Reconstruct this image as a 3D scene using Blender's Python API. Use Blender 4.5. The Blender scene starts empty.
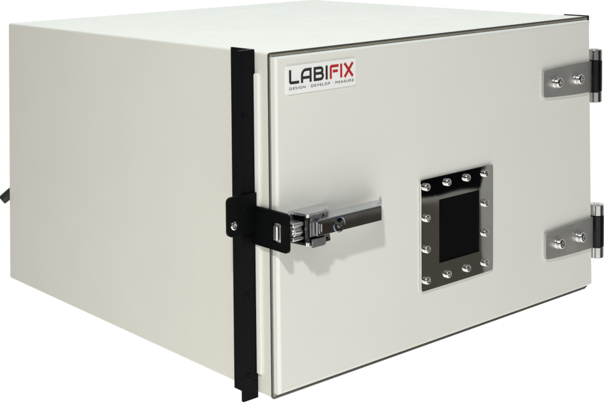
import bpy, bmesh, math
from mathutils import Vector, Matrix

scene = bpy.context.scene
COL = scene.collection
W, D, H = 0.49455, 0.49918, 0.32            # enclosure width, depth, height (m)

# ------------------------------------------------------------------ camera
cam_d = bpy.data.cameras.new("camera")
cam = bpy.data.objects.new("camera", cam_d)
COL.objects.link(cam)
scene.camera = cam
cam_d.sensor_fit = 'HORIZONTAL'
cam_d.sensor_width = 36.0
cam_d.lens = 1195.391 / 604.0 * 36.0
cam_d.shift_x = 0.0
cam_d.shift_y = (-48.803 - 202.5) / 604.0
cam_d.clip_start, cam_d.clip_end = 0.01, 100.0
_yaw, _pitch, _roll = -0.723129, -0.028727, -0.009268
_r0 = Vector((math.cos(_yaw), math.sin(_yaw), 0))
_f0 = Vector((-math.sin(_yaw), math.cos(_yaw), 0))
_z = Vector((0, 0, 1))
_fw = _f0 * math.cos(_pitch) + _z * math.sin(_pitch)
_u0 = -_f0 * math.sin(_pitch) + _z * math.cos(_pitch)
_rt = _r0 * math.cos(_roll) + _u0 * math.sin(_roll)
_up = -_r0 * math.sin(_roll) + _u0 * math.cos(_roll)
_m = Matrix((_rt, _up, -_fw)).transposed().to_4x4()
_m.translation = Vector((-0.696656, -0.838289, 0.443939))
cam.matrix_world = _m

# ------------------------------------------------------------------ world: a white studio sweep behind, a dim room in front
world = bpy.data.worlds.new("World")
scene.world = world
world.use_nodes = True
wn, wl = world.node_tree.nodes, world.node_tree.links
wn.clear()
w_out = wn.new('ShaderNodeOutputWorld')
w_bg = wn.new('ShaderNodeBackground')
w_tc = wn.new('ShaderNodeTexCoord')
w_bg.inputs['Strength'].default_value = 1.0
wl.new(w_bg.outputs[0], w_out.inputs[0])


def wdot(v):
    n = wn.new('ShaderNodeVectorMath')
    n.operation = 'DOT_PRODUCT'
    wl.new(w_tc.outputs['Generated'], n.inputs[0])
    n.inputs[1].default_value = Vector(v).normalized()
    return n.outputs['Value']


def wstep(sock, a, b):
    n = wn.new('ShaderNodeMapRange')
    n.interpolation_type = 'SMOOTHSTEP'
    wl.new(sock, n.inputs['Value'])
    n.inputs['From Min'].default_value = a
    n.inputs['From Max'].default_value = b
    n.inputs['To Min'].default_value = 0.0
    n.inputs['To Max'].default_value = 1.0
    return n.outputs['Result']


def wmix(fac, a, b):
    n = wn.new('ShaderNodeMix')
    n.data_type = 'RGBA'
    wl.new(fac, n.inputs['Factor'])
    for s, v in ((n.inputs[6], a), (n.inputs[7], b)):
        if isinstance(v, tuple):
            s.default_value = (*v, 1)
        else:
            wl.new(v, s)
    return n.outputs[2]


zc = wdot((0, 0, 1))
w_nz = wn.new('ShaderNodeTexNoise')
w_nz.inputs['Scale'].default_value = 5.0
w_nz.inputs['Detail'].default_value = 2.0
wl.new(w_tc.outputs['Generated'], w_nz.inputs['Vector'])
floor_d = wmix(wstep(w_nz.outputs['Fac'], 0.40, 0.62), (0.030, 0.026, 0.020), (0.080, 0.073, 0.062))
floor_c = wmix(wstep(zc, -0.243, -0.224), floor_d, (0.20, 0.195, 0.18))
c = wmix(wstep(zc, -0.221, -0.212), floor_c, (0.003, 0.003, 0.004))     # dim floor of the room / dark room
c = wmix(wstep(wdot((1, 0.0, 0)), 0.749, 0.765), c, (0.30, 0.30, 0.285))              # grey to the right, shaped to reflect in the window plate
c = wmix(wstep(zc, 0.25, 0.6), c, (0.30, 0.31, 0.32))                                 # pale ceiling
c = wmix(wstep(zc, -0.40, -0.60), c, (0.85, 0.83, 0.78))                              # pale fill light added from below
c = wmix(wstep(wdot((0.66, 0.75, 0)), 0.35, 0.50), c, (1.05, 1.05, 1.05))             # white sweep behind
wl.new(c, w_bg.inputs['Color'])


# ------------------------------------------------------------------ studio lamps
def area(name, loc, target, size, power, color=(1, 1, 1)):
    d = bpy.data.lights.new(name, 'AREA')
    d.shape = 'SQUARE'
    d.size = size
    d.energy = power
    d.color = color
    o = bpy.data.objects.new(name, d)
    COL.objects.link(o)
    o.location = loc
    o.rotation_euler = (Vector(target) - Vector(loc)).to_track_quat('-Z', 'Y').to_euler()
    return o


area("key_lamp", (-0.87, -0.86, 1.33), (0.1, 0, 0.12), 0.085, 17.0, (1.0, 0.985, 0.955))
area("top_softbox", (0.3, 0.5, 1.9), (0.25, 0.25, 0.32), 1.2, 13.5, (0.77, 0.97, 1.0))
area("low_fill_lamp", (-0.80, 0.06, -0.16), (0.0, 0.12, 0.05), 0.4, 2.5, (1.0, 0.99, 0.95))
area("front_fill_lamp", (-0.15, -0.90, -0.72), (0.10, 0.0, 0.0), 1.9, 15.5, (0.99, 1.0, 0.985))

scene.cycles.blur_glossy = 0.3
scene.view_settings.view_transform = 'Standard'
scene.view_settings.look = 'None'
scene.view_settings.exposure = 0.0
scene.view_settings.gamma = 1.0

# ------------------------------------------------------------------ sheet-metal squareness: the real box is a few mm out of true
CORNERS = {
    (0, 1, 1): (0.0, -0.0025, -0.00275), (0, 1, 0): (0.0, 0.00444, 0.00059),
    (0, 0, 1): (0.00003, 0.0, -0.00016), (0, 0, 0): (0.00062, 0.0, -0.00017),
    (1, 0, 1): (0.00194, 0.0, 0.00298), (1, 0, 0): (-0.0034, 0.0, -0.00079),
    (1, 1, 1): (0.00597, -0.00949, 0.0), (1, 1, 0): (-0.0017, 0.00222, -0.0001)}


def warp(p):
    u = (p[0] / W, p[1] / D, p[2] / H)
    o = Vector(p)
    for k, d in CORNERS.items():
        w = 1.0
        for i in range(3):
            w *= u[i] if k[i] else 1 - u[i]
        o += Vector(d) * w
    return o


# ------------------------------------------------------------------ materials
def new_mat(name):
    m = bpy.data.materials.new(name)
    m.use_nodes = True
    nt = m.node_tree
    b = nt.nodes['Principled BSDF']
    return m, nt, b


def texco(nt, scale=(1, 1, 1)):
    tc = nt.nodes.new('ShaderNodeTexCoord')
    mp = nt.nodes.new('ShaderNodeMapping')
    mp.inputs['Scale'].default_value = scale
    nt.links.new(tc.outputs['Object'], mp.inputs['Vector'])
    return mp.outputs['Vector']


def noise(nt, vec, scale, detail=4.0, rough=0.55):
    n = nt.nodes.new('ShaderNodeTexNoise')
    n.inputs['Scale'].default_value = scale
    n.inputs['Detail'].default_value = detail
    n.inputs['Roughness'].default_value = rough
    nt.links.new(vec, n.inputs['Vector'])
    return n.outputs['Fac']


def ramp(nt, fac, a, b, lo=0.3, hi=0.7):
    r = nt.nodes.new('ShaderNodeMapRange')
    nt.links.new(fac, r.inputs['Value'])
    r.inputs['From Min'].default_value = lo
    r.inputs['From Max'].default_value = hi
    r.inputs['To Min'].default_value = a
    r.inputs['To Max'].default_value = b
    return r.outputs['Result']


def mixcol(nt, fac, a, b):
    n = nt.nodes.new('ShaderNodeMix')
    n.data_type = 'RGBA'
    nt.links.new(fac, n.inputs['Factor'])
    n.inputs[6].default_value = (*a, 1)
    n.inputs[7].default_value = (*b, 1)
    return n.outputs[2]


def bump(nt, b, h, dist, strength=1.0):
    n = nt.nodes.new('ShaderNodeBump')
    n.inputs['Distance'].default_value = dist
    n.inputs['Strength'].default_value = strength
    nt.links.new(h, n.inputs['Height'])
    nt.links.new(n.outputs['Normal'], b.inputs['Normal'])


def paint(name, col, col2, rough=0.34, orange=0.00006):
    m, nt, b = new_mat(name)
    v = texco(nt)
    big = noise(nt, v, 9.0, 3)
    nt.links.new(mixcol(nt, ramp(nt, big, 0, 1), col, col2), b.inputs['Base Color'])
    nt.links.new(ramp(nt, noise(nt, v, 30.0, 5), rough - 0.05, rough + 0.06), b.inputs['Roughness'])
    n1 = nt.nodes.new('ShaderNodeBump')
    n1.inputs['Distance'].default_value = 0.0009
    nt.links.new(noise(nt, v, 5.0, 1), n1.inputs['Height'])
    n2 = nt.nodes.new('ShaderNodeBump')
    n2.inputs['Distance'].default_value = orange
    nt.links.new(noise(nt, v, 420.0, 2), n2.inputs['Height'])
    nt.links.new(n1.outputs['Normal'], n2.inputs['Normal'])
    nt.links.new(n2.outputs['Normal'], b.inputs['Normal'])
    b.inputs['Specular IOR Level'].default_value = 0.42
    return m


def metal(name, col, rough, wav=0.0, wavscale=25.0, aniso=None):
    m, nt, b = new_mat(name)
    b.inputs['Metallic'].default_value = 1.0
    v = texco(nt)
    n1 = noise(nt, v, 60.0, 5)
    nt.links.new(mixcol(nt, ramp(nt, n1, 0, 1), col, tuple(x * 0.9 for x in col)), b.inputs['Base Color'])
    nt.links.new(ramp(nt, n1, rough * 0.85, rough * 1.15), b.inputs['Roughness'])
    if aniso:
        bump(nt, b, noise(nt, texco(nt, aniso), 1.0, 3), 0.00004)
    elif wav:
        bump(nt, b, noise(nt, v, wavscale, 1), wav)
    return m


def plain(name, col, rough, spec=0.5, var=0.82):
    m, nt, b = new_mat(name)
    v = texco(nt)
    n1 = noise(nt, v, 80.0, 4)
    nt.links.new(mixcol(nt, ramp(nt, n1, 0, 1), col, tuple(x * var for x in col)), b.inputs['Base Color'])
    nt.links.new(ramp(nt, n1, rough * 0.9, min(1, rough * 1.1)), b.inputs['Roughness'])
    b.inputs['Specular IOR Level'].default_value = spec
    return m


M_BODY = paint("ivory_powder_coat", (0.725, 0.712, 0.645), (0.71, 0.697, 0.63), 0.36)
M_DOOR = paint("door_powder_coat", (0.745, 0.742, 0.695), (0.73, 0.727, 0.68), 0.33)
M_STRIP = paint("white_trim", (0.86, 0.86, 0.82), (0.84, 0.84, 0.80), 0.4)
M_RIM = metal("dark_steel_rim", (0.25, 0.245, 0.23), 0.4)
M_GASKET = plain("beige_gasket", (0.46, 0.435, 0.36), 0.7, 0.2)
M_GAPSHADE = plain("gap_shade_black", (0.02, 0.02, 0.018), 0.7, 0.2)
M_BLACK = plain("black_powder_coat", (0.0028, 0.0032, 0.0036), 0.45, 0.09)
M_BLACKB = plain("black_screw_finish", (0.003, 0.003, 0.004), 0.4, 0.10)
M_CHROME = metal("polished_chrome", (0.82, 0.82, 0.82), 0.035, 0.0003, 22.0)
M_LEVER = metal("polished_lever", (0.47, 0.46, 0.445), 0.05, 0.0005, 16.0)
M_BEZEL = metal("mirror_steel_plate", (0.74, 0.73, 0.71), 0.03, 0.00012, 11.0)
M_BRUSH = metal("brushed_steel", (0.66, 0.655, 0.64), 0.42, aniso=(60, 60, 1800))
M_CASTCH = metal("satin_zinc", (0.62, 0.61, 0.66), 0.30)
M_BOLT = metal("stainless_bolt", (0.70, 0.69, 0.67), 0.15)
M_DARKH = plain("socket_dark", (0.015, 0.015, 0.015), 0.6, 0.3)
M_PLATE = plain("white_badge", (0.86, 0.86, 0.85), 0.25, 0.5, 0.97)
M_INK = plain("charcoal_ink", (0.030, 0.027, 0.026), 0.4, 0.4)
M_RED = plain("red_ink", (0.50, 0.022, 0.020), 0.4, 0.4)
M_RING = metal("blued_ring", (0.20, 0.25, 0.34), 0.22)
M_SATIN = metal("satin_chrome", (0.72, 0.74, 0.755), 0.40)
M_HOOK = metal("bright_zinc", (0.93, 0.93, 0.92), 0.30, 0.0003, 90.0)
M_DARKREFL = metal("steel_dark_reflection", (0.075, 0.075, 0.075), 0.3)  # latch chrome with its dark reflections put into the base colour
M_CABLE = plain("black_cable_rubber", (0.012, 0.012, 0.012), 0.38, 0.5)


def mesh_pane():
    m, nt, b = new_mat("black_mesh_pane")
    v = texco(nt, (1, 1, 1))
    ch = nt.nodes.new('ShaderNodeTexVoronoi')
    ch.inputs['Scale'].default_value = 420.0
    ch.inputs['Randomness'].default_value = 0.15
    nt.links.new(v, ch.inputs['Vector'])
    nt.links.new(mixcol(nt, ramp(nt, ch.outputs['Distance'], 0, 1, 0.2, 0.6), (0.0008, 0.0008, 0.0012), (0.003, 0.003, 0.0036)), b.inputs['Base Color'])
    b.inputs['Roughness'].default_value = 0.35
    b.inputs['Specular IOR Level'].default_value = 0.05
    bump(nt, b, ch.outputs['Distance'], 0.0003)
    return m


M_PANE = mesh_pane()


# ------------------------------------------------------------------ mesh helpers
def link(name, bm, mat, parent=None, warped=True, smooth=True, ang=32):
    bmesh.ops.recalc_face_normals(bm, faces=bm.faces)
    if warped:
        for v in bm.verts:
            v.co = warp(v.co)
    me = bpy.data.meshes.new(name)
    bm.to_mesh(me)
    bm.free()
    if smooth:
        me.polygons.foreach_set('use_smooth', [True] * len(me.polygons))
        me.set_sharp_from_angle(angle=math.radians(ang))
    me.materials.append(mat)
    o = bpy.data.objects.new(name, me)
    COL.objects.link(o)
    if smooth:
        wn_ = o.modifiers.new('weighted_normal', 'WEIGHTED_NORMAL')
        wn_.keep_sharp = True
        wn_.weight = 100
    if parent:
        o.parent = parent
    return o


def box(bm, x0, x1, y0, y1, z0, z1, bev=0.0, seg=3, which=None):
    """a box, bevelled on all edges (or on those WHICH accepts)"""
    t = bmesh.new()
    vs = [t.verts.new((x, y, z)) for x in (x0, x1) for y in (y0, y1) for z in (z0, z1)]
    for f in ((0, 1, 3, 2), (4, 6, 7, 5), (0, 4, 5, 1), (2, 3, 7, 6), (0, 2, 6, 4), (1, 5, 7, 3)):
        t.faces.new([vs[i] for i in f])
    if bev:
        es = [e for e in t.edges if which is None or which(e)]
        bmesh.ops.bevel(t, geom=es, offset=bev, segments=seg, affect='EDGES', profile=0.5)
    merge(bm, t)


def merge(bm, t, mat=None):
    bmesh.ops.recalc_face_normals(t, faces=t.faces)
    me = bpy.data.meshes.new("tmp")
    t.to_mesh(me)
    t.free()
    if mat is not None:
        me.transform(mat)
    bm.from_mesh(me)
    bpy.data.meshes.remove(me)


def rrect(a0, a1, b0, b1, r, n=5):
    """outline of a rounded rectangle, counter-clockwise"""
    pts = []
    rs = r if isinstance(r, (list, tuple)) else (r,) * 4
    for (cx, cy, s, rr) in ((a1, b0, -90, rs[0]), (a1, b1, 0, rs[1]), (a0, b1, 90, rs[2]), (a0, b0, 180, rs[3])):
        ox = cx - rr if cx == a1 else cx + rr
        oy = cy - rr if cy == b1 else cy + rr
        for k in range(n + 1):
            t = math.radians(s + 90 * k / n)
            pts.append((ox + rr * math.cos(t), oy + rr * math.sin(t)))
    return pts


AX = {'y': lambda a, b, d: (a, d, b), 'x': lambda a, b, d: (d, a, b), 'z': lambda a, b, d: (a, b, d)}


def prism(bm, outline, d0, d1, axis='y', bev=0.0, seg=2, hole=None):
    """extrude an outline between depths d0 and d1 along an axis; optional hole outline with the same count"""
    t = bmesh.new()
    P = AX[axis]
    n = len(outline)
    lo = [t.verts.new(P(a, b, d0)) for a, b in outline]
    hi = [t.verts.new(P(a, b, d1)) for a, b in outline]
    for i in range(n):
        j = (i + 1) % n
        t.faces.new((lo[i], lo[j], hi[j], hi[i]))
    if hole:
        hl = [t.verts.new(P(a, b, d0)) for a, b in hole]
        hh = [t.verts.new(P(a, b, d1)) for a, b in hole]
        for i in range(n):
            j = (i + 1) % n
            t.faces.new((hl[j], hl[i], hh[i], hh[j]))
            t.faces.new((lo[j], lo[i], hl[i], hl[j]))
            t.faces.new((hi[i], hi[j], hh[j], hh[i]))
    else:
        t.faces.new(list(reversed(lo)))
        t.faces.new(hi)
    if bev:
        caps = set()
        rim = [e for e in t.edges if len(e.link_faces) == 2 and e.calc_face_angle(0) > math.radians(50)
               and abs((e.verts[0].co - e.verts[1].co)[{'x': 0, 'y': 1, 'z': 2}[axis]]) < 1e-7]
        bmesh.ops.bevel(t, geom=rim, offset=bev, segments=seg, affect='EDGES', profile=0.5)
    merge(bm, t)


def lathe(bm, prof, seg=28, mat=None):
    """revolve (r, h) about the z axis; h along z"""
    t = bmesh.new()
    rings = []
    for r, h in prof:
        if r < 1e-7:
            rings.append([t.verts.new((0, 0, h))])
        else:
            rings.append([t.verts.new((r * math.cos(2 * math.pi * k / seg), r * math.sin(2 * math.pi * k / seg), h)) for k in range(seg)])
    for a, b in zip(rings, rings[1:]):
        for k in range(seg):
            j = (k + 1) % seg
            if len(a) == 1 and len(b) == 1:
                continue
            if len(a) == 1:
                t.faces.new((a[0], b[k], b[j]))
            elif len(b) == 1:
                t.faces.new((a[k], a[j], b[0]))
            else:
                t.faces.new((a[k], a[j], b[j], b[k]))
    merge(bm, t, mat)


TO_FRONT = Matrix.Rotation(math.radians(90), 4, 'X')      # lathe axis +z -> -y (out of the door)


def tube(bm, pts, r, seg=16):
    """round tube along points, radius may be a list; capped"""
    t = bmesh.new()
    pts = [Vector(p) for p in pts]
    rs = r if isinstance(r, (list, tuple)) else [r] * len(pts)
    rings = []
    for i, p in enumerate(pts):
        d = (pts[min(i + 1, len(pts) - 1)] - pts[max(i - 1, 0)]).normalized()
        a = d.orthogonal().normalized()
        if rings:
            a = (prev_a - d * prev_a.dot(d)).normalized()
        prev_a = a
        b = d.cross(a)
        rings.append([t.verts.new(p + (a * math.cos(2 * math.pi * k / seg) + b * math.sin(2 * math.pi * k / seg)) * rs[i]) for k in range(seg)])
    for a, b in zip(rings, rings[1:]):
        for k in range(seg):
            j = (k + 1) % seg
            t.faces.new((a[k], a[j], b[j], b[k]))
    t.faces.new(list(reversed(rings[0])))
    t.faces.new(rings[-1])
    merge(bm, t)


def copy_part(o, p, parent=None):
    c = o.copy()
    COL.objects.link(c)
    c.parent = parent or o.parent
    c.location = p
    return c


# ------------------------------------------------------------------ the enclosure
enclosure = bpy.data.objects.new("shielded_enclosure", None)
COL.objects.link(enclosure)
enclosure.empty_display_size = 0.05
enclosure["label"] = "large ivory metal test box with hinged front door, chrome latch and small black window"
enclosure["category"] = "test box"

# housing: folded sheet box, soft bends on the long edges, crisp front rim
bm = bmesh.new()
box(bm, 0, W - 0.004, 0, D, 0, H, 0.0026, 4, which=lambda e: not all(abs(v.co.y) < 1e-6 for v in e.verts))
housing = link("housing", bm, M_BODY, enclosure)
# folded steel edge that frames the opening
WR = W - 0.004
bm = bmesh.new()
prism(bm, rrect(-0.0003, WR + 0.0003, -0.0003, H + 0.0003, 0.0024), -0.0018, -0.0001, 'y', 0.0003, 2,
      rrect(0.0012, WR - 0.0012, 0.0012, H - 0.0012, 0.0012))
link("front_rim", bm, M_RIM, housing)
bm = bmesh.new()
prism(bm, rrect(0.0013, WR - 0.0013, 0.0013, H - 0.0013, 0.0012), -0.0010, -0.0001, 'y', 0, 2,
      rrect(0.0033, WR - 0.0033, 0.0033, H - 0.0033, 0.0008))
link("gasket", bm, M_GASKET, housing)
bm = bmesh.new()
prism(bm, rrect(0.0034, WR - 0.0034, 0.0034, H - 0.0034, 0.0008), -0.0005, -0.0001, 'y', 0, 2,
      rrect(0.012, WR - 0.022, 0.012, H - 0.012, 0.0006))
link("gap_shade", bm, M_GAPSHADE, housing)  # black strip standing in for the shade behind the door edge

# door: a shallow folded tray
DY = -0.0095


def door_x1(z):
    return 0.4934 - 0.0090 * z / H


bm = bmesh.new()
box(bm, 0.0018, 0.49, DY, -0.0006, 0.0052, 0.3162, 0.0034, 5, which=lambda e: all(abs(v.co.y - DY) < 1e-6 for v in e.verts))
for v in bm.verts:
    if v.co.x > 0.3:
        v.co.x += door_x1(v.co.z) - 0.49
door = link("door", bm, M_DOOR, enclosure)
door["label"] = "ivory front door"

# nameplate
badge_bm = bmesh.new()
prism(badge_bm, rrect(0.0135, 0.1013, 0.2810, 0.3072, 0.0022), DY - 0.0011, DY + 0.0003, 'y', 0.0004, 2)
badge = link("nameplate", badge_bm, M_PLATE, enclosure)
badge["label"] = "white badge with black and red lettering"


def stroke(bm, pts, w, k, depth=0.00016, closed=False):
    """flat ribbon with mitred joins, standing on the badge"""
    pts = [Vector((p[0], 0, p[1])) for p in pts]
    n = len(pts)
    off = []
    for i in range(n):
        if closed:
            d0 = (pts[i] - pts[i - 1]).normalized()
            d1 = (pts[(i + 1) % n] - pts[i]).normalized()
        else:
            d0 = (pts[i] - pts[i - 1]).normalized() if i else (pts[1] - pts[0]).normalized()
            d1 = (pts[i + 1] - pts[i]).normalized() if i < n - 1 else d0
        n0, n1 = Vector((-d0.z, 0, d0.x)), Vector((-d1.z, 0, d1.x))
        mvec = (n0 + n1).normalized()
        off.append(mvec * (w / 2 / max(0.4, mvec.dot(n0))))
    y1 = DY - 0.0011 - depth - 0.000008 * k
    y0 = DY - 0.0010
    t = bmesh.new()
    L1 = [t.verts.new((p + o) + Vector((0, y1, 0))) for p, o in zip(pts, off)]
    R1 = [t.verts.new((p - o) + Vector((0, y1, 0))) for p, o in zip(pts, off)]
    L0 = [t.verts.new((p + o) + Vector((0, y0, 0))) for p, o in zip(pts, off)]
    R0 = [t.verts.new((p - o) + Vector((0, y0, 0))) for p, o in zip(pts, off)]
    m = n if closed else n - 1
    for i in range(m):
        j = (i + 1) % n
        t.faces.new((L1[i], R1[i], R1[j], L1[j]))
        t.faces.new((L1[j], L0[j], L0[i], L1[i]))
        t.faces.new((R1[i], R0[i], R0[j], R1[j]))
    if not closed:
        t.faces.new((L1[0], L0[0], R0[0], R1[0]))
        t.faces.new((R1[-1], R0[-1], L0[-1], L1[-1]))
    merge(bm, t)


def arc(cx, cz, r, a0, a1, n=6):
    return [(cx + r * math.cos(math.radians(a0 + (a1 - a0) * k / n)), cz + r * math.sin(math.radians(a0 + (a1 - a0) * k / n))) for k in range(n + 1)]


Z0, Z1 = 0.2902, 0.3034
SW = 0.0026
h = SW / 2
mm = 0.001
blk, red = bmesh.new(), bmesh.new()
# L
stroke(blk, [(16.5 * mm + h, Z1), (16.5 * mm + h, Z0 + h + 1.0 * mm), (16.5 * mm + h + 1.0 * mm, Z0 + h), (28.7 * mm, Z0 + h)], SW, 0)
# A: rounded left shoulder, square right
xl, xr = 31.0 * mm + h, 44.2 * mm - h
stroke(blk, [(xl, Z0), (xl, Z0 + 7.2 * mm)] + arc(xl + 5.0 * mm, Z1 - h - 5.0 * mm, 5.0 * mm, 170, 90, 6) + [(xr, Z1 - h), (xr, Z0)], SW, 1)
stroke(blk, [(xl + h * 0.9, Z0 + 4.6 * mm), (xr - h * 0.9, Z0 + 4.6 * mm)], SW, 2)
# B
xl, xr = 46.8 * mm + h, 59.7 * mm - h
zm = (Z0 + Z1) / 2 + 0.3 * mm
r1, r2 = (Z1 - h - zm) / 2, (zm - Z0 - h) / 2
stroke(blk, [(xl, Z0), (xl, Z1 - h)] + arc(xr - r1 - 0.6 * mm, Z1 - h - r1, r1, 90, -90, 8), SW, 3)
stroke(blk, [(xl + h * 0.9, zm - 0.02 * mm)] + arc(xr - r2, zm - r2, r2, 90, -90, 8) + [(xl + h * 0.9, Z0 + h)], SW, 4)
# I
stroke(blk, [(63.2 * mm, Z0), (63.2 * mm, Z1)], SW, 5)
# F
xl = 67.2 * mm + h
stroke(red, [(xl, Z0), (xl, Z1 - h - 0.8 * mm), (xl + 0.8 * mm, Z1 - h), (78.6 * mm, Z1 - h)], SW, 0)
stroke(red, [(xl + 2.6 * mm, Z0 + 7.0 * mm), (77.6 * mm, Z0 + 7.0 * mm)], SW, 1)
# I
stroke(red, [(82.0 * mm, Z0), (82.0 * mm, Z1)], SW, 2)
# X
stroke(red, [(86.4 * mm, Z1), (97.2 * mm, Z0)], SW * 1.02, 3)
stroke(red, [(97.2 * mm, Z1), (86.4 * mm, Z0)], SW * 1.02, 4)
o = link("lettering", blk, M_INK, badge, smooth=False)
o["label"] = "charcoal letters LABI"
o = link("lettering", red, M_RED, badge, smooth=False)
o["label"] = "red letters FIX"
# tag line
cu = bpy.data.curves.new("tagline", 'FONT')
cu.body = "DESIGN \u00b7 DEVELOP \u00b7 MEASURE"
cu.size = 0.0032
cu.space_character = 1.25
cu.extrude = 0.00008
tmp = bpy.data.objects.new("tagline", cu)
COL.objects.link(tmp)
bpy.context.view_layer.update()
dg = bpy.context.evaluated_depsgraph_get()
tm = bpy.data.meshes.new_from_object(tmp.evaluated_get(dg))
bpy.data.objects.remove(tmp)
xs = [v.co.x for v in tm.vertices]
zs = [v.co.y for v in tm.vertices]
bm = bmesh.new()
bm.from_mesh(tm)
bpy.data.meshes.remove(tm)
x0, x1, b0, b1 = min(xs), max(xs), min(zs), max(zs)
for v in bm.verts:
    v.co = Vector((0.0168 + (v.co.x - x0) / (x1 - x0) * 0.0815, DY - 0.0011 - 0.0001 - v.co.z,
                   0.2850 + (v.co.y - b0) / (b1 - b0) * 0.0024))
o = link("lettering", bm, M_INK, badge, smooth=False)
o["label"] = "small charcoal tag line"

# ------------------------------------------------------------------ window with bolted mirror-steel surround
X0, X1, ZB, ZT = 0.1905, 0.3055, 0.0605, 0.1752
wx0, wx1, wz0, wz1 = 0.2180, 0.2818, 0.0852, 0.1508
YB, YO, YI = DY, DY - 0.0022, DY - 0.0028


def plate_y(x, z):
    """the plate is drawn back a little at its right and top edges and is not quite flat elsewhere"""
    dr = max(0.0, x - wx1) * 0.021
    dt = max(0.0, z - wz1) * 0.014
    db = max(0.0, wz0 - z) * 0.004
    dl = max(0.0, wx0 - x) * 0.006 * (0.5 + 0.5 * math.sin((z - 0.09) * 55))
    k = 0.00003
    m = k * math.log(sum(math.exp(d / k) for d in (dr, dt, db, dl))) - k * math.log(4)
    wave = 0.000045 * math.sin(x * 62 + z * 35) + 0.00003 * math.sin(z * 118 - x * 40 + 1.0)
    return YO - 0.0006 + m + wave


def ring(a0, a1, b0, b1, n=26):
    p = []
    for k in range(n):
        p.append((a0 + (a1 - a0) * k / n, b0))
    for k in range(n):
        p.append((a1, b0 + (b1 - b0) * k / n))
    for k in range(n):
        p.append((a1 - (a1 - a0) * k / n, b1))
    for k in range(n):
        p.append((a0, b1 - (b1 - b0) * k / n))
    return p


def round_corner(p, a0, a1, b0, b1, r):
    x, z = p
    cx = min(max(x, a0 + r), a1 - r)
    cz = min(max(z, b0 + r), b1 - r)
    dx, dz = x - cx, z - cz
    d = math.hypot(dx, dz)
    return (cx + dx * r / d, cz + dz * r / d) if dx and dz and d > r else p


bm = bmesh.new()
NV = 14
o_ = ring(X0, X1, ZB, ZT)
i_ = ring(wx0, wx1, wz0, wz1)
loops = []
o_r = [round_corner(p, X0, X1, ZB, ZT, 0.0022) for p in o_]
loops.append([bm.verts.new((a, YB + 0.0003, b)) for a, b in o_r])
loops.append([bm.verts.new((a, plate_y(a, b) + 0.0004, b)) for a, b in o_r])
for k in range(NV + 1):
    t = k / NV
    pts = [(a + (c - a) * t, b + (d - b) * t) for (a, b), (c, d) in zip(o_, i_)]
    q = 0.0004
    pts = [round_corner((min(max(a, X0 + q), X1 - q), min(max(b, ZB + q), ZT - q)), X0 + q, X1 - q, ZB + q, ZT - q, 0.0018) for a, b in pts]
    loops.append([bm.verts.new((a, plate_y(a, b), b)) for a, b in pts])
loops.append([bm.verts.new((a, YB + 0.0003, b)) for a, b in i_])
n = len(o_)
for a, b in zip(loops, loops[1:]):
    for k in range(n):
        j = (k + 1) % n
        bm.faces.new((a[k], a[j], b[j], b[k]))
surround = link("window_surround", bm, M_BEZEL, enclosure, ang=25)
surround["label"] = "mirror polished steel plate with twelve bolts around a black pane"
bm = bmesh.new()
prism(bm, rrect(wx0 - 0.0001, wx1 + 0.0001, wz0 - 0.0001, wz1 + 0.0001, 0.0006, 4), YB - 0.0012, YB + 0.0003, 'y')
link("window_pane", bm, M_PANE, surround)

# socket screws
proto = None
bz = (0.1671, 0.1354, 0.1036, 0.0717)
bx = (0.1980, 0.2302, 0.2607, 0.2906)
spots = [(x, bz[0]) for x in bx] + [(x, bz[3]) for x in bx] + [(x, z) for x in (bx[0], bx[3]) for z in bz[1:3]]


def screw_bm(r, hgt, sock, washer=None):
    t = bmesh.new()
    z0 = 0.0
    prof = []
    if washer:
        wr, wh = washer
        prof += [(0, 0), (wr, 0), (wr, wh * 0.7), (wr - wh * 0.3, wh), (r * 0.86, wh), (r * 0.86, wh * 1.35)]
        z0 = wh * 1.35
        prof += [(r, z0)]
    else:
        prof += [(0, 0), (r, 0)]
    prof += [(r, z0 + hgt * 0.55), (r * 0.965, z0 + hgt * 0.74), (r * 0.87, z0 + hgt * 0.9), (r * 0.72, z0 + hgt * 0.985), (sock * 1.12, z0 + hgt), (sock, z0 + hgt * 0.96),
             (sock, z0 + hgt * 0.45), (0, z0 + hgt * 0.38)]
    lathe(t, prof, 30)
    # hexagonal socket: pull the bore to a hexagon
    for v in t.verts:
        rr = math.hypot(v.co.x, v.co.y)
        if abs(rr - sock) < 1e-6:
            a = math.atan2(v.co.y, v.co.x)
            k = (a % (math.pi / 3)) - math.pi / 6
            f = math.cos(math.pi / 6) / math.cos(k)
            v.co.x *= f
            v.co.y *= f
    for v in t.verts:
        v.co = TO_FRONT @ v.co
    return t


for k, (x, z) in enumerate(spots):
    p = warp((x, plate_y(x, z) + 0.0003, z))
    if proto is None:
        proto = link("bolt", screw_bm(0.0040, 0.0040, 0.0018), M_BOLT, surround, warped=False)
        proto.location = p
    else:
        q = copy_part(proto, p)
        q.rotation_euler = (0, (k * 1.3) % 1.0, 0)

# ------------------------------------------------------------------ hinges


M_DKSTEEL = metal("blackened_steel", (0.030, 0.030, 0.031), 0.32)


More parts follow.
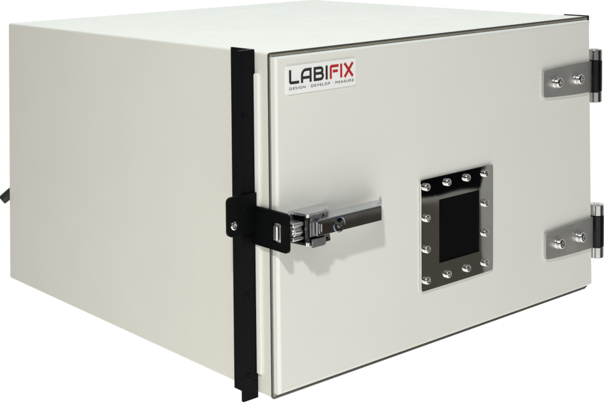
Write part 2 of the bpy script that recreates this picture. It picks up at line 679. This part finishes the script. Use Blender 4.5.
def hinge(xa, xb, zc, bcx, hb_):
    bm = bmesh.new()
    pts = []
    zl, zr = 0.0152, 0.0179
    for k in range(9):                                    # upper edge rises in a gentle curve towards the knuckle
        t = k / 8
        pts.append((xa + 0.0035 + (xb - xa - 0.0035) * t, zc + zl + (zr - zl) * (1 - (1 - t) ** 2.2)))
    up_ = pts
    lo_ = [(a, 2 * zc - b) for a, b in reversed(pts)]
    corner = [(xa + 0.0009, zc - zl + 0.0009), (xa, zc - zl + 0.0032), (xa, zc + zl - 0.0032), (xa + 0.0009, zc + zl - 0.0009)]
    outline = list(reversed(up_ + lo_ + corner))
    prism(bm, outline, DY - 0.0034, DY - 0.0001, 'y', 0.0006, 2)
    leaf = link("hinge", bm, M_BRUSH, enclosure)
    # knuckles around a vertical pin
    cy = DY - 0.0005
    R = 0.0090
    c0 = Matrix.Translation((bcx, cy, 0))
    for za, zb in ((zc + 0.0182, zc + hb_), (zc - hb_, zc - 0.0182)):
        bm = bmesh.new()
        lathe(bm, [(0, za), (R - 0.0008, za), (R, za + 0.0008), (R, zb - 0.0008), (R - 0.0008, zb), (R * .45, zb), (R * .42, zb + 0.0004), (0, zb + 0.0005)], 36, c0)
        link("knuckle", bm, M_CASTCH2, leaf)
    bm = bmesh.new()
    lathe(bm, [(0, zc - 0.0178), (R * 1.02, zc - 0.0178), (R * 1.02, zc + 0.0178), (0, zc + 0.0178)], 36, c0)
    link("knuckle", bm, M_DKSTEEL, leaf)["label"] = "black middle knuckle"
    # leaf on the housing side, behind the knuckle
    bm = bmesh.new()
    box(bm, W + 0.0006, W + 0.0034, cy + 0.004, 0.052, zc - 0.030, zc + 0.030, 0.0006, 2)
    link("rear_leaf", bm, M_BRUSH, leaf)
    return leaf


M_CASTCH2 = metal("turned_steel", (0.50, 0.495, 0.48), 0.22)
hb = None
for xa, xb, zc, bcx, hb_, bxs in ((0.3924, 0.4835, 0.2512, 0.4932, 0.0308, (0.4152, 0.4553)), (0.3975, 0.4885, 0.0684, 0.4990, 0.0312, (0.4203, 0.4610))):
    leaf = hinge(xa, xb, zc, bcx, hb_)
    leaf["label"] = "upper steel hinge" if zc > 0.15 else "lower steel hinge"
    for x in bxs:
        p = warp((x, DY - 0.0034 + 0.0001, zc))
        if hb is None:
            hb = link("bolt", screw_bm(0.0060, 0.0046, 0.0024, (0.0066, 0.0018)), M_BOLT, leaf, warped=False)
            hb.location = p
        else:
            copy_part(hb, p, leaf)

# ------------------------------------------------------------------ black corner rail on the left side
bm = bmesh.new()
prof = [(0.0, 0.0515), (-0.0026, 0.0515), (-0.0026, 0.0222), (-0.0174, 0.0222), (-0.0179, 0.0216), (-0.0179, 0.0192), (-0.0173, 0.0186), (-0.0004, 0.0186), (-0.0003, 0.0186)]
prof = [(-0.0003 if a == 0.0 else a, b) for a, b in prof]
prism(bm, prof, -0.0040, 0.3222, 'z', 0.0004, 1)
rail = link("corner_rail", bm, M_BLACK, enclosure)
rb = None
for z in (0.2620, 0.0943, 0.0181):
    p = warp((-0.0115, 0.0187, z))
    if rb is None:
        rb = link("bolt", screw_bm(0.0032, 0.0010, 0.0011), M_BLACK, rail, warped=False)
        rb.location = p
    else:
        copy_part(rb, p)
# right-hand rail carrying the hinges, seen only at the top corner
bm = bmesh.new()
box(bm, WR + 0.0005, W - 0.001, -0.0018, 0.034, 0.001, 0.3210, 0.0005, 2)
link("hinge_rail", bm, M_BLACK, enclosure)
# bright edge strip beside the rail
bm = bmesh.new()
prism(bm, rrect(0.0124, 0.0180, 0.0195, 0.3005, (0.0006, 0.0026, 0.0026, 0.0006), 4), -0.0022, -0.0001, 'x', 0.0004, 2)
link("edge_strip", bm, M_STRIP, enclosure)

# ------------------------------------------------------------------ keeper bracket: tab on the rail, plate reaching forward
bm = bmesh.new()
prism(bm, rrect(-0.0362, -0.0004, 0.1530, 0.1894, (0.0006, 0.0006, 0.0045, 0.0050), 5), 0.0155, 0.0185, 'y', 0.0004, 2)
po = rrect(-0.0302, 0.0185, 0.1412, 0.1770, (0.0003, 0.0003, 0.0042, 0.0042), 5)
ph = rrect(-0.0202, -0.0078, 0.1487, 0.1668, (0.0008, 0.0008, 0.0008, 0.0008), 5)
prism(bm, po, -0.0039, -0.0008, 'x', 0.0004, 2, ph)
keeper = link("keeper_bracket", bm, M_BLACK, enclosure)
sc_ = link("screw", screw_bm(0.0040, 0.0016, 0.0014), M_BOLT, keeper, warped=False)
sc_.location = warp((-0.0292, 0.0156, 0.1632))
kb = copy_part(rb, warp((-0.0150, 0.0157, 0.1770)), keeper)

# ------------------------------------------------------------------ toggle latch
ZH0, ZH1 = 0.1450, 0.1738
foot = [(0.0138, DY), (0.0186, -0.0315), (0.0455, -0.0305), (0.0580, -0.0180), (0.0580, DY)]
foot = list(reversed(foot))
bm = bmesh.new()
prism(bm, foot, ZH1 - 0.0022, ZH1, 'z', 0.0006, 3)                     # top cheek
box(bm, 0.0140, 0.0578, DY - 0.0022, DY - 0.0001, ZH0 + 0.0023, ZH1 - 0.0023, 0.0003, 1)   # back plate
latch = link("toggle_latch", bm, M_SATIN, enclosure)
# inner walls and floor of the base, dark reflection painted into their colour
bm = bmesh.new()
foot2 = list(reversed([(0.0138, DY), (0.0178, -0.0336), (0.0462, -0.0322), (0.0584, -0.0180), (0.0584, DY)]))
prism(bm, foot2, ZH0, ZH0 + 0.0022, 'z', 0.0006, 3)
box(bm, 0.0160, 0.0560, DY - 0.0040, DY - 0.0023, ZH0 + 0.0024, ZH1 - 0.0024, 0.0003, 1)
prism(bm, [(0.0452, -0.0300), (0.0576, -0.0176), (0.0560, -0.0170), (0.0440, -0.0290)], ZH0 + 0.0024, ZH1 - 0.0024, 'z', 0.0003, 1)
link("latch_cheek", bm, M_DARKREFL, latch)
# pivot bracket in the mouth
bm = bmesh.new()
prism(bm, [(0.0212, ZH1 - 0.0026), (0.0400, ZH1 - 0.0026), (0.0352, ZH1 - 0.0092), (0.0212, ZH1 - 0.0092)], -0.0300, -0.0280, 'y', 0.0004, 2)
prism(bm, [(0.0212, ZH0 + 0.0058), (0.0375, ZH0 + 0.0058), (0.0375, ZH0 - 0.0008), (0.0350, ZH0 - 0.0016), (0.0212, ZH0 - 0.0016)], -0.0356, -0.0337, 'y', 0.0005, 2)
box(bm, 0.0212, 0.0302, -0.0320, -0.0296, ZH0 + 0.0070, ZH1 - 0.0080, 0.0006, 2)
box(bm, 0.0300, 0.0340, -0.0314, -0.0296, ZH0 + 0.0106, ZH1 - 0.0116, 0.0004, 2)
link("pivot_bracket", bm, M_CASTCH, latch)
# yoke at the mouth, dark reflection in its colour, with turned pins through both cheeks
bm = bmesh.new()
box(bm, 0.0172, 0.0212, -0.0325, -0.0290, ZH0 + 0.0024, ZH1 - 0.0024, 0.0006, 2)
link("yoke", bm, M_DARKREFL, latch)
for (px_, py_, R) in ((0.0186, -0.0312, 0.0021), (0.0440, -0.0262, 0.0016)):
    for z0, z1 in ((ZH1 - 0.0030, ZH1 + 0.0008), (ZH0 - 0.0004, ZH0 + 0.0032)):
        bm = bmesh.new()
        lathe(bm, [(0, z0), (R * .8, z0), (R, z0 + 0.0005), (R, z1 - 0.0005), (R * .8, z1), (0, z1)], 24, Matrix.Translation((px_, py_ - 0.0006, 0)))
        link("pivot_pin", bm, M_BOLT, latch)
# hook arm through the keeper
bm = bmesh.new()
box(bm, 0.0035, 0.0170, -0.0285, -0.0135, 0.1505, 0.1535, 0.0010, 3)
box(bm, 0.0035, 0.0170, -0.0285, -0.0135, 0.1632, 0.1668, 0.0010, 3)
box(bm, 0.0060, 0.0165, -0.0268, -0.0150, 0.1537, 0.1630, 0.0016, 3)
box(bm, 0.0055, 0.0072, -0.0290, -0.0230, 0.1560, 0.1610, 0.0006, 2)
tube(bm, [(0.0040, -0.0245, 0.1585), (0.0165, -0.0250, 0.1575)], 0.0028, 16)
box(bm, -0.0030, 0.0034, -0.0185, -0.0150, 0.1515, 0.1650, 0.0010, 3)
box(bm, -0.0068, -0.0030, -0.0185, -0.0128, 0.1515, 0.1650, 0.0010, 3)
link("hook", bm, M_HOOK, latch)
# lever: channel with turned-up tip
LZ0, LZ1 = 0.1525, 0.1662
LX0, LX1 = 0.0275, 0.1112
LY = -0.0350
bm = bmesh.new()
box(bm, LX0, LX1, LY, LY + 0.0022, LZ0, LZ1, 0.0005, 2)
lever = link("lever", bm, M_LEVER, latch)
bm = bmesh.new()
top = [(LX0 + 0.001, LY + 0.0006), (LX1 - 0.0003, LY + 0.0006), (LX1 + 0.0060, LY + 0.0062), (0.1282, -0.0185), (0.1240, -0.0172), (0.1215, -0.0163), (0.1185, -0.0165), (0.060, -0.0165)]
prism(bm, top, LZ1 - 0.0003, LZ1 + 0.0009, 'z', 0.0003, 1)
bot = [(LX0, LY + 0.0023), (LX1 - 0.0003, LY + 0.0023), (0.1282, -0.0185), (0.060, -0.0165)]
prism(bm, bot, LZ0 + 0.0001, LZ0 + 0.0018, 'z', 0.0004, 1)
# turned-up tip at the free end
prism(bm, [(0.1085, LZ1 + 0.0008), (LX1 + 0.0052, LZ1 + 0.0008), (LX1 + 0.0052, LZ1 + 0.0058), (LX1 + 0.0040, LZ1 + 0.0058), (LX1 + 0.0022, LZ1 + 0.0030)], LY + 0.0050, LY + 0.0062, 'y', 0.0003, 1)
for v in bm.verts:                                        # the ear leans back towards the door
    if v.co.z > LZ1 + 0.0012:
        v.co.y += (v.co.z - LZ1 - 0.0008) * 1.1
        v.co.x += (v.co.z - LZ1 - 0.0008) * 0.9
link("lever_flange", bm, M_SATIN, latch)
# raised bracket where the lever meets its pivot
bm = bmesh.new()
prism(bm, rrect(0.0300, 0.0336, 0.1545, 0.1642, 0.0008, 3), LY - 0.0008, LY - 0.0001, 'y', 0.0002, 1,
      rrect(0.0300, 0.0326, 0.1556, 0.1631, 0.0005, 3))
link("lever_clip", bm, M_BOLT, latch)
# key lock in the lever
lc = Matrix.Translation((0.0550, LY, 0.1587)) @ TO_FRONT
bm = bmesh.new()
lathe(bm, [(0.0066, -0.0001), (0.0072, -0.0001), (0.0072, 0.0006), (0.0069, 0.0008), (0.0066, 0.0006), (0.0066, -0.0001)], 40, lc)
link("lock_ring", bm, M_RING, latch)
bm = bmesh.new()
lathe(bm, [(0, 0.0004), (0.0022, 0.0004), (0.0062, 0.0003), (0.0063, -0.0001)], 40, lc)
core = link("lock_core", bm, M_LEVER, latch)
bm = bmesh.new()
box(bm, 0.0527, 0.0574, LY - 0.0011, LY - 0.0005, 0.1571, 0.1586, 0.0003, 2)
box(bm, 0.0534, 0.0552, LY - 0.0012, LY - 0.0004, 0.1559, 0.1573, 0.0003, 2)
link("bright_tab", bm, M_BOLT, latch)  # small bright tab on the lock disc

# ------------------------------------------------------------------ cable at the back
bm = bmesh.new()
pts = [(0.022, D - 0.0015, 0.1165), (0.0155, D + 0.004, 0.1120), (0.007, D + 0.0085, 0.1050), (-0.0030, D + 0.0125, 0.0965)]
tube(bm, pts, [0.0068, 0.0068, 0.0064, 0.0060], 20)
cable = link("cable_stub", bm, M_CABLE, None)
cable["label"] = "short black cable end poking out behind the left rear edge of the ivory box"
cable["category"] = "cable"
